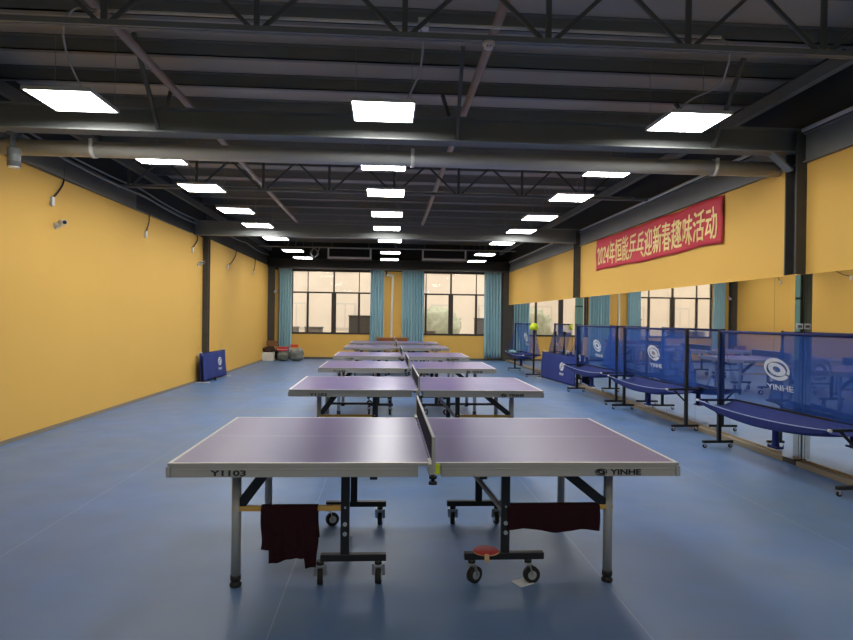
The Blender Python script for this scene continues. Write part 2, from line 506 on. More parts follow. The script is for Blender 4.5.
# brown pipes along the hall
for x, lab in ((-2.28, 'faded brown pipe running along the roof on the plain yellow wall side'),
               (.86, 'faded brown pipe running along the roof above the row of table nets')):
    tag(MB().cyl((x, 1.5, 3.93), (x + (.04 if x > 0 else 0), 16.5, 3.93), .04).build('sprinkler_pipe', 'tanpipe'), lab, 'pipe', 'brown roof pipes')
t = thing('smoke_detector', 'round white smoke detector under the near roof truss', 'detector', (.73, 4.6, 3.532))
t.scale = (.64, .64, .64)
MB().lathe([(0, .075), (.075, .075), (.075, .05), (.055, .03)], n=20).build('base', 'smoke', t)
MB().lathe([(.055, .032), (.05, .005), (.035, -.006), (0, -.008)], n=20).bx(-.025, -.012, -.055, -.044, .012, .022, 1).bx(.012, .025, -.055, -.044, .012, .022, 1).build('sensor_head', ['smoke', 'black'], t)

# ------------------------------------------------------------------ ceiling lights
def light_panel():
    t = thing('ceiling_light', 'x', 'light', (0, 0, 3.5), group='square ceiling light panels')
    f = MB()
    f.bx(-.3, .3, -.3, -.285, 0, .02).bx(-.3, .3, .285, .3, 0, .02).bx(-.3, -.285, -.285, .285, 0, .02).bx(.285, .3, -.285, .285, 0, .02)
    f.bx(-.3, .3, -.3, .3, .02, .032)
    f.bx(-.08, .1, .1, .2, .032, .06)
    f.build('frame', 'lampframe', t)
    MB().bx(-.285, .285, -.285, .285, .004, .012).build('diffuser', 'lampemit', t)
    for sx in (-.28, .28):
        MB().cyl((sx, .24, .03), (sx, .24, .70), .003, n=5).build('hanger_wire', 'cable', t)
    return t
ORD = ['first', 'second', 'third', 'fourth', 'fifth', 'sixth', 'seventh', 'eighth', 'ninth', 'tenth', 'eleventh']
lp0 = light_panel()
ROWS = [(-2.86, 'the plain yellow wall', -1), (-.03, 'the line of table nets', 0), (2.94, 'the mirrored wall', 1)]
LY = [-2.4, 0.0, 6.02, 8.1, 9.92, 11.96, 13.84, 16.08, 18.98, 21.2]  # first two rows are out of view, added as fill light
used = False
LXS = {-1: [-2.86, -2.86, -2.93, -2.90, -2.867, -2.831, -2.807, -2.809, -2.808, -2.80],
       0: [-.03, -.03, -.05, -.06, -.03, -.006, -.005, .077, .111, .094],
       1: [2.94, 2.94, 2.95, 2.93, 2.944, 2.938, 2.985, 2.976, 2.985, 3.06]}
CAB = {-1: [(.82, -1.36, .22), (.60, -1.22, .29), (.42, -1.02, .22), (.28, -.64, .13), (.20, -.26, .052)],
       0: [(.28, -1.36, .20), (.31, -1.1, .16), (.30, -.7, .10), (.22, -.26, .052)],
       1: [(-.41, -1.36, .22), (-.26, -1.22, .18), (-.16, -1.0, .13), (-.07, -.70, .10), (-.14, -.40, .10), (-.2, -.2, .055)]}
for x, nm, s in ROWS:
    for i, yy in enumerate(LY):
        lab = 'square white ceiling light panel over %s, %s from the windows' % (nm, ORD[len(LY) - i - 1])
        loc = (LXS[s][i], yy, 3.5)
        if not used:
            o = lp0; o.location = loc; o['label'] = lab; used = True
        else:
            o = copy_tree(lp0, loc, label=lab)
LIGHTS = [o for o in COL.objects if o.name.startswith('ceiling_light')]
for o in LIGHTS:
    r = random.Random(o.name)
    x, yy = o.location.x, o.location.y
    s = -1 if x < -1 else (1 if x > 1 else 0)
    if 4 < yy < 6.5:
        pts = CAB[s]
    else:
        a = r.uniform(.05, .25) * (1 if s >= 0 else -1)
        pts = [(.0, .15, .055), (a, .1, .12), (a * .7, .12, .28), (a * 1.3, .1, .42), (a, .1, .63)]
    MB().tube(pts, (.009) if 4 < yy < 6.5 else .007, n=6, sub=5).build('power_cable', 'cable', o)

# ------------------------------------------------------------------ spotlight can
t = thing('spotlight', 'grey cylindrical spotlight hanging under the roof beam at the yellow wall', 'light', (-3.865, 6.75, 3.035))
MB().cyl((0, 0, .012), (0, 0, .20), .062, n=20).cyl((0, 0, .06), (0, 0, .07), .066, n=20).cyl((0, 0, .13), (0, 0, .14), .066, n=20).build('can_body', 'steel2', t)
MB().cyl((0, 0, 0), (0, 0, .012), .056, n=20).build('lens', 'whiteplastic', t)
MB().bx(-.012, .012, -.06, .012, .20, .35).bx(-.03, .03, -.09, -.04, .333, .35).build('mounting_bracket', 'steel', t)

# ------------------------------------------------------------------ left wall fittings
def camera_unit(loc, rz, label):
    t = thing('security_camera', label, 'camera', loc, rz, 'white wall cameras')
    MB().cyl((0, 0, 0), (.02, 0, 0), .045, n=16).build('wall_plate', 'whiteplastic', t)
    MB().tube([(.02, 0, 0), (.06, 0, -.01), (.09, .0, .03)], .014, sub=4).build('arm', 'whiteplastic', t)
    b = MB().cyl((.05, .03, .05), (.135, -.04, .04), .034, n=16)
    b.build('camera_body', 'whiteplastic', t)
    MB().cyl((.135, -.04, .04), (.140, -.044, .0395), .026, n=16).build('lens', 'black', t)
    return t
camera_unit((wx(8.62), 8.62, 2.70), 0, 'white security camera on the yellow wall below the socket box near the duct')
camera_unit((wx(14.65), 14.65, 2.70), 0, 'white security camera on the yellow wall just before the dark column')
camera_unit((-4.03, 22.86, 2.42), 0, 'white security camera on the dark column in the window corner')
def drop_cable(x, yy, ztop, zbot, bend, label, box=True):
    t = thing('socket_cable', label, 'cable', (x, yy, zbot), group='cables hanging on the yellow wall')
    MB().tube([(.03, bend, ztop - zbot), (.03, bend * 1.02, (ztop - zbot) * .6), (.025, bend * .4, .12), (.02, 0, .05)], .011, n=6, sub=5).build('black_cable', 'blackcable', t)
    if box:
        MB().bx(0, .035, -.03, .03, -.06, .06).build('socket_box', 'whiteplastic', t, bevel=.004)
drop_cable(wx(8.5), 8.5, 3.5, 3.0, .25, 'black cable looping down into a white socket box beside the duct end')
drop_cable(wx(11.6), 11.6, 3.4, 2.98, .1, 'black cable hanging in the middle of the plain yellow wall')
drop_cable(wx(14.2), 14.2, 3.4, 2.98, .3, 'black cable hanging beside the dark column above a camera')
drop_cable(XL2, 17.0, 3.48, 2.85, .8, 'black cable arching down the yellow wall just beyond the dark column')
drop_cable(XL2, 20.2, 3.45, 2.9, .2, 'short black cable hanging on the yellow wall toward the window corner')

# ------------------------------------------------------------------ mirrors
def mirror(y0, y1, label):
    o = MB().bx(4.482, 4.488, y0 + .002, y1 - .002, .07, 2.06).bx(4.488, XR, y0 + .002, y1 - .002, .07, 2.06, 1)
    return tag(o.build('wall_mirror', ['mirror', 'mirredge']), label, 'mirror', 'mirrors along the wall')
ys = [6.65, 6.967, 7.87, 8.78, 9.71, 10.64, 11.57, 12.5, 13.43, 14.29]
for i in range(9):
    mirror(ys[i], ys[i + 1], 'tall wall mirror in the banner bay, %s panel counted from the dusty column' % ORD[i])
for i in range(5):
    mirror(6.45 - .93 * (i + 1), 6.45 - .93 * i, 'tall wall mirror on the camera side of the dusty column, %s from it' % ORD[i])
for i in range(9):
    mirror(14.5 + .91 * i, 14.5 + .91 * (i + 1), 'tall wall mirror in the bay beside the windows, %s panel from its column' % ORD[i])
for y0, lab in ((6.46, 'narrow mirror strips cladding the dusty column under its grey flange'), (14.3, 'narrow mirror strips cladding the column beyond the red banner')):
    b = MB()
    b.bx(4.395, 4.444, y0, y0 + .01, .07, 2.06).bx(4.448, 4.482, y0, y0 + .01, .07, 2.06)
    b.bx(4.385, 4.395, y0, y0 + .18, .07, 2.06)
    b.bx(4.444, 4.448, y0 + .002, y0 + .01, .07, 2.06, 1)
    tag(b.build('column_mirror', ['mirror', 'black']), lab, 'mirror')
t = thing('wall_switch', 'small white switch plate on the mirror-clad column', 'switch', (4.44, 6.452, 1.50))
MB().bx(-.035, .035, 0, .008, -.03, .03).build('plate', 'whiteplastic', t, bevel=.002)
MB().bx(-.022, .022, -.003, 0, -.014, .014).build('rocker', 'greybox', t)

# ------------------------------------------------------------------ banner
def bannerp(u, v):       # u 0..1 along the hall (far to near), v 0..1 bottom to top
    yy = 13.15 - u * 5.06
    z = 2.593 + v * .645 + .012 * sin(u * 9) * (1 - v) + .008 * sin(u * 23)
    x = 4.474 + .007 * sin((u + v * .5) * 17) - .006 * sin(v * pi) + .004 * sin(u * 41 + v * 3)
    return Vector((x, yy, z))
bn = thing('banner', 'long red cloth banner with gold Chinese lettering hung above the mirrors', 'banner', (4.435, 10.55, 2.585))
o0 = Vector((4.435, 10.55, 2.585))
MB().grid(lambda u, v: bannerp(u, v) - o0, 90, 12).build('cloth', 'banner', bn, solid=.003)
lt = MB()
def bfn(x, yv, z):
    p = bannerp(min(1, max(0, .5 + x / 5.02)), min(1, max(0, .47 + yv / .64))) - o0
    p.x -= .010 + z
    return p
for sh in (-.007, .007):
    add_text(lt, '2024年恒能乒乓迎新春趣味活动', .45, 4.76, lambda x, yv, z: bfn(x + sh, yv + sh * .6, z + sh * .02), off=0, ext=.001)
lt.build('lettering', 'gilt', bn)

# ------------------------------------------------------------------ windows and curtains
def window(n, x0, x1, z0, z1, thin, thick):
    f = MB()
    yf0, yf1 = YB + .07, YB + .15
    w = .045
    f.bx(x0, x1, yf0, yf1, z0, z0 + w).bx(x0, x1, yf0, yf1, z1 - w, z1)
    f.bx(x0, x0 + w, yf0, yf1, z0 + w, z1 - w).bx(x1 - w, x1, yf0, yf1, z0 + w, z1 - w)
    f.bx(x0 + w, x1 - w, yf0, yf1, 2.405, 2.46)
    for x in thick:
        f.bx(x - .085, x + .085, yf0 - .01, yf1, z0 + w, 2.405).bx(x - .03, x + .03, yf0 - .01, yf1, 2.46, z1 - w)
    for x in thin:
        f.bx(x - .038, x + .038, yf0, yf1, z0 + w, 2.405).bx(x - .014, x + .014, yf0, yf1, 2.46, z1 - w)
    fo = struct('window_%d' % n, f, 'winframe')
    struct('glass_pane', MB().bx(x0 + w, x1 - w, YB + .108, YB + .112, z0 + w, z1 - w), 'glass', parent=fo)
    struct('window_sill', MB().bx(x0, x1, YB - .01, YB + .07, z0 - .02, z0 + .004), 'winframe', parent=fo)
window(1, *WIN[0], [-2.868, -.996], [-1.918])
window(2, *WIN[1], [1.47, 3.35], [2.40])
t = thing('curtain_rail', 'long pale curtain rail over both windows', 'rail', (0, 22.98, 3.27))
MB().bx(-3.92, 4.35, -.02, .02, 0, .03).build('rail_bar', 'rail', t)
for x in (-3.8, -2, -.2, 1, 2.6, 4.2):
    MB().bx(x - .015, x + .015, .02, .12, .005, .025).build('bracket', 'rail', t)
def curtain(x0, x1, zb, nf, seed, label):
    r = random.Random(seed)
    ph = r.uniform(0, 6)
    def fn(u, v):
        spread = 1 + .06 * (1 - v) * sin(seed)
        xx = (x0 + x1) / 2 + (u - .5) * (x1 - x0) * spread
        d = .062 * sin(u * nf * 2 * pi + ph + .5 * sin(v * 3 + seed)) + .018 * sin(u * nf * 4.3 * pi + ph * 2 + v)
        return Vector((xx, 22.975 + d * (.7 + .3 * (1 - v)), zb + (3.27 - zb) * v))
    c = Vector(((x0 + x1) / 2, 22.97, zb))
    tag(MB().grid(lambda u, v: fn(u, v) - c, int(nf * 14), 14).build('curtain', 'curtain', loc=c, solid=.004), label, 'curtain', 'teal curtains')
curtain(-3.89, -3.42, .1, 5, 1, 'gathered teal curtain in the corner behind the bags')
curtain(-.57, -.08, .1, 5, 2, 'narrow teal curtain beside the white pipe, on the side of the left window')
curtain(.57, 1.38, .1, 8, 3, 'wide gathered teal curtain between the white pipe and the right window')
curtain(3.62, 4.28, .1, 6, 4, 'teal curtain at the mirror wall end of the windows')

t = thing('wall_pipe', 'cream pipe with an elbow running down the pier between the windows', 'pipe', (.2, 23.04, 0))
MB().tube([(-.20, -.0, 3.11), (-.05, 0, 3.10), (.015, 0, 3.08), (.03, 0, 2.98), (.02, 0, 2.0), (0, 0, .9), (0, 0, .05)], .045, n=12, sub=4).build('pipe_run', 'foam', t)
MB().cyl((-.20, 0, 3.08), (-.20, 0, 3.24), .03).build('pipe_valve', 'black', t)
t = thing('wooden_table', 'brown wooden table against the pier between the windows', 'table', (.23, 22.62, 0))
MB().bx(-.6, .6, -.27, .27, .785, .825).build('table_top', 'brownwood', t, bevel=.004)
MB().bx(-.55, .55, -.22, .22, .70, .785).build('apron', 'brownwood', t)
for sx in (-.52, .52):
    for sy in (-.2, .2):
        MB().bx(sx - .025, sx + .025, sy - .025, sy + .025, 0, .70).build('leg', 'brownwood', t)

# air conditioners
def ac(x0, x1, label):
    t = thing('air_conditioner', label, 'air conditioner', ((x0 + x1) / 2, 21.95, 3.52), group='ceiling air conditioners')
    h = (x1 - x0) / 2
    MB().bx(-h, h, -.35, .45, .04, .40).build('casing', 'acblack', t)
    g = MB().bx(-h + .08, h - .08, -.37, -.35, .12, .34)
    for i in range(5):
        g.bx(-h + .08, h - .08, -.385, -.37, .135 + i * .042, .15 + i * .042)
    g.build('outlet_grille', 'acslot', t)
    MB().bx(-h, h, -.40, -.35, .02, .085).bx(-h, h, -.39, -.35, .365, .40).bx(-h, -h + .05, -.39, -.35, .085, .365).bx(h - .05, h, -.39, -.35, .085, .365).build('outlet_frame', 'lampframe', t)
    for sx in (-h + .1, h - .1):
        for sy in (-.2, .3):
            MB().cyl((sx, sy, .40), (sx, sy, .84), .006, n=6).build('hanger_rod', 'steel2', t)
ac(-2.02, -.53, 'black ducted air conditioner hanging over the window with a grey cabinet outside')
ac(1.22, 2.75, 'black ducted air conditioner hanging over the window near the mirrors')
tag(MB().tube([(-2.2, 19.3, 3.65), (-2.32, 19.25, 3.50), (-2.2, 19.25, 3.36), (-2.08, 19.25, 3.45), (-2.2, 19.25, 3.62), (-2.3, 19.25, 3.45), (-2.18, 19.25, 3.34), (-2.05, 19.3, 3.64)], .012, n=6, sub=5).build('coiled_cable', 'cable'),
    'loose coil of grey cable hanging from the conduit in front of an air conditioner', 'cable')

# ------------------------------------------------------------------ outside the windows
b = MB().bx(-24, 26, 34, 34.6, -4, 20)
bl = thing('neighbouring_building', 'pale beige building seen through the windows', 'building', (0, 34, 0))
MB().bx(-24, 26, 0, .6, -.5, 20).build('facade', 'facade', bl)
for i in range(-4, 5):
    for j in range(2):
        x = i * 2.6 + .4; z = .9 + j * 3.1
        w = MB().bx(x - .55, x + .55, -.06, 0, z, z + 1.4)
        f = w.build('window', 'facadewin', bl)
        MB().bx(x - .48, x - .03, -.075, -.06, z + .08, z + 1.32).bx(x + .03, x + .48, -.075, -.06, z + .08, z + 1.32).build('pane', 'facade', f)
struct('ground_outside', MB().bx(-24, 26, YB + .3, 34, -.3, -.05), 'ground')
def cab(name, x0, x1, z, y0, y1, m, label, cat):
    t = thing(name, label, cat, ((x0 + x1) / 2, (y0 + y1) / 2, -.05))
    h = (x1 - x0) / 2; d = (y1 - y0) / 2
    MB().bx(-h, h, -d, d, 0, z).build('body', m, t, bevel=.02)
    MB().bx(-h - .02, h + .02, -d - .02, d + .02, z, z + .05).build('cap', m, t)
cab('metal_cabinet', -1.47, -.45, 1.62, 25.0, 25.6, 'greybox', 'dark grey metal cabinet outside the window behind the narrow curtain', 'cabinet')
cab('metal_cabinet', 3.62, 4.4, 1.58, 25.0, 25.6, 'greybox', 'grey metal cabinet outside the window beside the mirror end curtain', 'cabinet')
cab('concrete_block', -3.15, -2.48, 1.15, 24.6, 25.0, 'greyblock', 'low grey block outside the window at the bags end, showing two thirds along', 'block')
cab('concrete_block', -3.95, -3.42, 1.15, 24.6, 25.0, 'greyblock', 'low grey block outside the window, peeping out beside the corner curtain', 'block')
cab('concrete_block', 1.55, 1.95, 1.05, 24.6, 25.0, 'greyblock', 'low grey block outside the window next to the wide curtain', 'block')
t = thing('shrub', 'pale green shrub outside the window next to the wide curtain', 'plant', (2.4, 28.5, -.05))
MB().blob((0, 0, 1.15), (.9, .7, .85), .35, 3, 5).build('foliage', 'leaf', t)
MB().cyl((0, 0, 0), (0, 0, .8), .06, .04).build('stem', 'brownwood', t)

# ------------------------------------------------------------------ table tennis tables
def tt_table(label):
    t = thing('table_tennis_table', label, 'table', (0, 0, 0), group='purple table tennis tables in a row')
    L, W = 1.37, .7625
    for s in (-1, 1):
        g = .004
        b = MB()
        xa, xb = (-L, -g) if s < 0 else (g, L)
        z0, z1 = .744, .76
        lw = .02
        # playing surface with painted lines as faces
        xi = xa + lw if s < 0 else xa
        xj = xb if s < 0 else xb - lw
        ysn = [-W, -W + lw, -.0016, .0016, W - lw, W]
        xsn = [xa, xi, xj, xb] if s < 0 else [xa, xj, xb]
        if s < 0: xsn = [xa, xi, xb]
        for i in range(len(xsn) - 1):
            for j in range(5):
                edge = (s < 0 and i == 0) or (s > 0 and i == len(xsn) - 2)
                m = 1 if edge or j in (0, 4) or j == 2 else 0
                b.poly([(xsn[i], ysn[j], z1), (xsn[i + 1], ysn[j], z1), (xsn[i + 1], ysn[j + 1], z1), (xsn[i], ysn[j + 1], z1)], m)
        b.poly([(xa, -W, z0), (xa, W, z0), (xb, W, z0), (xb, -W, z0)], 0)
        for p, q in (((xa, -W), (xb, -W)), ((xb, -W), (xb, W)), ((xb, W), (xa, W)), ((xa, W), (xa, -W))):
            b.poly([(p[0], p[1], z0), (q[0], q[1], z0), (q[0], q[1], z1), (p[0], p[1], z1)], 2)
        b.build('tabletop', ['top', 'line', 'apron'], t)
        # apron frame
        xo, xin = (-L + .006, -.062) if s < 0 else (L - .006, .062)
        a = MB()
        x0, x1 = min(xo, xin), max(xo, xin)
        for yy in (-W + .006, W - .036):
            a.bx(x0, x1, yy, yy + .03, .684, .744)
            a.bx(x0, x1, yy - .003 if yy < 0 else yy + .03, yy if yy < 0 else yy + .033, .72, .728)
        a.bx(x0, x0 + .03, -W + .036, W - .036, .684, .744).bx(x1 - .03, x1, -W + .036, W - .036, .684, .744)
        ap = a.build('apron', 'apron', t, bevel=.002)
        cx = s * (L - .004)
        MB().bx(cx - .012, cx + .012, -W - .004, -W + .03, .686, .742).build('corner_cap', 'leggrey', t, bevel=.004)
        tm = MB()
        yq = -W + .0055
        fn = lambda x, yv, z: Vector((x, yq - .0035 - z, yv))
        if s < 0:
            add_text(tm, 'Y1103', .031, .185, lambda x, yv, z: fn(x - 1.06, .707 + yv, z), off=.03)
        else:
            add_text(tm, 'YINHE', .031, .172, lambda x, yv, z: fn(x + 1.072, .709 + yv, z), off=.03)
            em = MB(); add_emblem(em, .034, .019, lambda x, yv, z: fn(x + .936, .709 + yv, z)); em.build('emblem', 'ink', ap)
        tm.build('lettering', 'ink', ap)
        # outer legs with feet, braces and bars
        for yy in (-.485, .50):
            xl = s * 1.077
            lg = MB().cyl((xl, yy, .05), (xl, yy, .70), .0265, n=18).build('leg', 'leggrey', t)
            MB().lathe([(0, .0), (.032, .0), (.034, .012), (.026, .022), (.022, .03), (.03, .036), (.03, .062), (0, .062)], c=(xl, yy, 0)).build('rubber_foot', 'rubber', lg)
            MB().bar((s * 1.062, yy, .45), (-.885 if s < 0 else .76, yy + .02 * (1 if yy < 0 else -1), .69), .035, .055).build('diagonal_brace', 'black', t)
            MB().bx(min(s * 1.10, s * .47), max(s * 1.10, s * .47), yy - .02, yy + .012, .427, .455).build('lower_bar', 'gold' if yy < 0 else 'black', t, bevel=.003)
        # wheel frames
        for yy in (-.50, .53):
            xp = s * .462
            p = MB().bx(xp - .025, xp + .025, yy - .018, yy + .018, .18, .69).build('post', 'black', t, bevel=.004)
            if yy < 0:
                bb = MB()
                for z in (.30, .355, .45):
                    bb.cyl((xp, yy - .025, z), (xp, yy - .018, z), .012 if z < .4 else .006, n=12)
                bb.build('bolts', 'bolt', p)
            xa, xb = ((-.60 if yy < 0 else -.665) if s < 0 else .69), s * .225
            MB().bx(min(xa, xb), max(xa, xb), yy - .022, yy + .022, .143, .182).build('foot_bar', 'black', t, bevel=.004)
            for k, xc in enumerate((s * (.60 if s > 0 or yy < 0 else .64), s * .27)):
                ang = {(-1, -5, 0): .75, (-1, -5, 1): .55, (-1, 5, 0): -.55, (-1, 5, 1): .6, (1, -5, 0): -.3, (1, -5, 1): -.75, (1, 5, 0): .5, (1, 5, 1): .75}[(s, int(round(yy * 9.6)), 1 - k if s > 0 else k)]
                c = MB()
                c.cyl((xc, yy, .118), (xc, yy, .143), .022, n=12, m=0)
                dx, dy = cos(ang + .9), sin(ang + .9)
                ax = Vector((-dy, dx, 0)); ctr = Vector((xc + dx * .022, yy + dy * .022, .048))
                for q in (-1, 1):
                    c.bar(Vector((xc, yy, .12)) + ax * q * .019, ctr + ax * q * .019, .004, .036, m=1, up=ax)
                c.bx(xc - .022, xc + .022, yy - .022, yy + .022, .112, .122, 1)
                co = c.build('caster', ['black', 'bolt'], t)
                MB().cyl(ctr - ax * .0155, ctr + ax * .0155, .048, n=22).cyl(ctr - ax * .018, ctr + ax * .018, .026, n=14, m=1).build('wheel', ['rubber', 'bolt'], co)
        MB().bx(s * .462 - .018, s * .462 + .018, -.46, .52, .655, .69).build('upper_rail', 'black', t)
        MB().bx(s * .30 - .02, s * .30 + .02, -.70, .70, .655, .684).build('support_beam', 'black', t)
    MB().bar((.455, -.44, .41), (.25, -.08, .64), .022, .022).build('folding_strut', 'leggrey', t)
    return t
def tt_net(label):
    t = thing('table_net', label, 'net', (0, 0, 0), group='nets across the table tennis tables')
    MB().bx(-.0035, .0035, -.85, .85, .772, .905).build('net_mesh', 'netblack', t)
    MB().bx(-.006, .006, -.85, .85, .902, .915).build('top_tape', 'tape', t)
    for s in (-1, 1):
        y = s * .86
        MB().bx(-.010, .010, y - .012, y + .012, .74, .918).build('net_post', 'clampgrey', t, bevel=.003)
        c = MB()
        c.bx(-.024, .008, min(s * .70, s * .845), max(s * .70, s * .845), .7615, .772)
        c.bx(-.024, .008, min(s * .775, s * .845), max(s * .775, s * .845), .725, .7615)
        c.bx(-.024, .008, min(s * .72, s * .845), max(s * .72, s * .845), .716, .727)
        co = c.build('clamp', 'clampgrey', t, bevel=.003)
        MB().cyl((0, s * .83, .68), (0, s * .83, .716), .010, n=10).cyl((0, s * .83, .694), (0, s * .83, .708), .020, n=14).cyl((0, s * .83, .665), (0, s * .83, .68), .024, .02, n=14).build('clamp_screw', 'black', co)
    return t
TABS = [(.2447, 3.3358), (.3509, 6.7172), (.3526, 9.6486), (.3280, 12.6261), (.2871, 16.2836), (.2720, 19.2621)]
TLAB = ['purple table tennis table with a dark cloth hung under each half',
        'purple table tennis table directly behind the one with dark cloths',
        'purple table tennis table, third of the row counted from the dark cloths',
        'purple table tennis table, third of the row counted from the windows',
        'purple table tennis table, next to last before the windows',
        'purple table tennis table, last of the row before the wooden table and windows']
NLAB = ['black table net with pale tape clamped on the table with dark cloths',
        'black table net clamped on the table right behind the one with dark cloths',
        'black table net on the third table counted from the dark cloths',
        'black table net on the third table counted from the windows',
        'black table net on the next to last table before the windows',
        'black table net on the last table before the windows']
tp = tt_table(TLAB[0]); npz = tt_net(NLAB[0])
for i, (cx, y0) in enumerate(TABS):
    loc = (cx, y0 + .7625, 0)
    if i == 0:
        tp.location = loc; npz.location = (loc[0] + .012, loc[1], 0)
    else:
        copy_tree(tp, loc, label=TLAB[i]); copy_tree(npz, (loc[0] + .008, loc[1], 0), label=NLAB[i])

# lime tag on the first table
tag(MB().bx(.272, .298, 3.325, 3.336, .70, .757).build('lime_tag', 'lime', bevel=.003), 'small lime tag beside the net clamp of the table with dark cloths', 'tag')

# cloths over the bars
def cloth(name, x0, x1, zt, zb, zback, yb, label, seed):
    def fn(u, v):
        x = x0 + (x1 - x0) * u
        bot = zb(u)
        s = v
        y = yb - .028
        if s < .46:
            z = bot + (zt - bot) * (s / .46); y = yb - .028
        elif s < .54:
            a = (s - .46) / .08 * pi
            z = zt + .010 * sin(a); y = yb - .028 * cos(a)
        else:
            z = zt - (zt - zback) * ((s - .54) / .46); y = yb + .028
        k = max(0, min(1, (zt - z) / .2))
        y += .012 * k * sin(u * 13 + seed) + .006 * k * sin(u * 29 + z * 9)
        x += .006 * k * sin(z * 25 + seed)
        return Vector((x, y, z))
    c = Vector(((x0 + x1) / 2, yb, zb(.5)))
    tag(MB().grid(lambda u, v: fn(u, v) - c, 48, 40).build(name, 'maroon', loc=c, solid=.005), label, 'cloth', 'dark cloths on the table bars')
YBAR = 3.3358 + .7625 - .489
def zb_left(u):
    if u < .16: return .222
    if u < .80: return .148 + .034 * (u - .16) / .64
    return .122
cloth('towel', -.69, -.372, .449, lambda u: zb_left(u) - .012, .26, YBAR, 'long dark maroon cloth with an uneven hem hung under the Y1103 half', 1)
cloth('towel', .715, 1.262, .450, lambda u: .315 - .012 * u + .008 * sin(u * 9), .34, YBAR, 'wide short dark maroon cloth stretched along the bar under the emblem half', 4)

# bat and paper
t = thing('table_tennis_bat', 'red table tennis bat lying on the wheeled foot bar', 'bat', (.597, 3.60, .1825), radians(-6))
MB().lathe([(0, 0), (.072, 0), (.076, .002), (.076, .005), (.072, .007), (0, .007)], n=28, m=0).build('blade', 'wood', t)
MB().lathe([(0, .007), (.074, .007), (.075, .009), (.073, .011), (0, .0112)], n=28).build('rubber', 'redrubber', t)
MB().bar((0, -.065, .004), (.0, -.145, .0), .026, .018).build('handle', 'wood', t, bevel=.005)
tag(MB().bx(-.05, .05, -.045, .045, 0, .004).build('paper_scrap', 'paper', loc=(.815, 3.60, .0), rz=.5), 'small white piece of paper on the floor under a caster', 'paper')

# ------------------------------------------------------------------ ball catch nets
def catch_net(label):
    t = thing('ball_catch_net', label, 'net', group='blue ball catch nets on wheeled stands')
    H = 1.045; ZT = 1.43; ZA = .585; VF = .28; VB = -.19
    for s in (-1, 1):
        u = s * H
        MB().bx(u - .021, u + .021, -.021, .021, .07, ZT + .01).build('post', 'black', t, bevel=.003)
        fb = MB().bx(u - .02, u + .02, -.18, .21, .06, .092).build('foot_bar', 'black', t, bevel=.003)
        for v in (-.15, .185):
            c = MB().cyl((u, v, .044), (u, v, .055), .012, n=10)
            for q in (-1, 1): c.bx(u + q * .013 - .002, u + q * .013 + .002, v - .012, v + .012, .018, .05)
            c.cyl((u - .010, v, .024), (u + .010, v, .024), .024, n=16, m=1)
            c.build('caster', ['bolt', 'rubber'], fb)
        MB().bx(u - .013, u + .013, VB, VF, ZA - .013, ZA + .013).build('arm', 'black', t)
        MB().bar((u, .02, .42), (u, VF - .10, ZA - .01), .02, .02).build('brace', 'black', t)
        MB().cyl((u - .015, VF + .004, ZA), (u + .015, VF + .004, ZA), .014, n=10).build('arm_tip', 'whiteplastic', t)
        # side net: triangular with a curved free edge
        def sn(p, q, s=s, u=u):
            z = ZA + (ZT - .02 - ZA) * q
            back = VB * (1 - q); front = VF * (1 - q) ** 1.5
            return Vector((u - s * .024, back + (front - back) * p, z))
        MB().grid(sn, 6, 12).build('side_net', 'sidenet', t)
    MB().cyl((-H, 0, ZT - .01), (H, 0, ZT - .01), .017, n=12).build('top_bar', 'navy', t)
    MB().bx(-H, H, VB - .012, VB + .012, ZA - .012, ZA + .012).build('rear_rail', 'black', t)
    def pv(z, u=0):
        q = (ZT - .01 - z) / (ZT - .01 - ZA)
        return VB * q - .018 * sin(pi * q) * (1 - (u / H) ** 2)
    def bnet(p, q):
        u = -H + .024 + (2 * H - .048) * p; z = ZA + (ZT - .01 - ZA) * q
        return Vector((u, pv(z, u), z))
    bo = MB().grid(bnet, 24, 14).build('back_net', 'bluenet', t)
    lg = MB()
    fn = lambda x, yv, z: Vector((.17 - x, pv(1.03 + yv, .17) + .006 + z, 1.03 + yv))
    add_emblem(lg, .20, .122, fn)
    lg.build('emblem', 'white', bo)
    l2 = MB(); add_text(l2, 'YINHE', .062, .41, lambda x, yv, z: fn(x, yv - .20, z), off=.01); l2.build('lettering', 'white', bo)
    def sag(u): return .045 * (1 - (u / H) ** 2)
    MB().tube([(-H + 2 * H * i / 16, VF, ZA - sag(-H + 2 * H * i / 16)) for i in range(17)], .005, n=8).build('front_rail', 'railblue', t)
    def tray(p, q):
        u = -H + .016 + (2 * H - .032) * p
        k = 1 - (u / H) ** 2
        prof = [(VF, ZA - sag(u)), (VF - .005, ZA - .03 - sag(u) - .065 * k), (.12, ZA - .055 - .11 * k), (-.05, ZA - .055 - .10 * k), (VB, ZA)]
        x = q * 4; i = min(3, int(x)); f = x - i
        a, b = prof[i], prof[i + 1]
        return Vector((u, a[0] + (b[0] - a[0]) * f, a[1] + (b[1] - a[1]) * f))
    MB().grid(tray, 24, 16).build('catch_tray', 'bluefab', t, solid=.003)
    MB().lathe([(.040, .24), (.034, .29), (.034, .45), (.05, .475)], n=16, c=(-.10, .10, 0)).bx(-.17, -.03, .06, .14, .236, .255).build('ball_outlet', 'bluefab', t)
    return t
NETS = [((4.08, 7.42), (4.22, 5.30), 'blue ball catch net standing by the dusty mirror column, its emblem large and clear'),
        ((4.14, 10.62), (4.22, 8.53), 'blue ball catch net between the mirror column net and the surround net'),
        ((4.12, 13.24), (4.20, 11.15), 'blue ball catch net standing in front of the end of the low blue surround'),
        ((3.88, 18.58), (3.95, 16.5), 'blue ball catch net with a lime cap on its post')]
cn = None
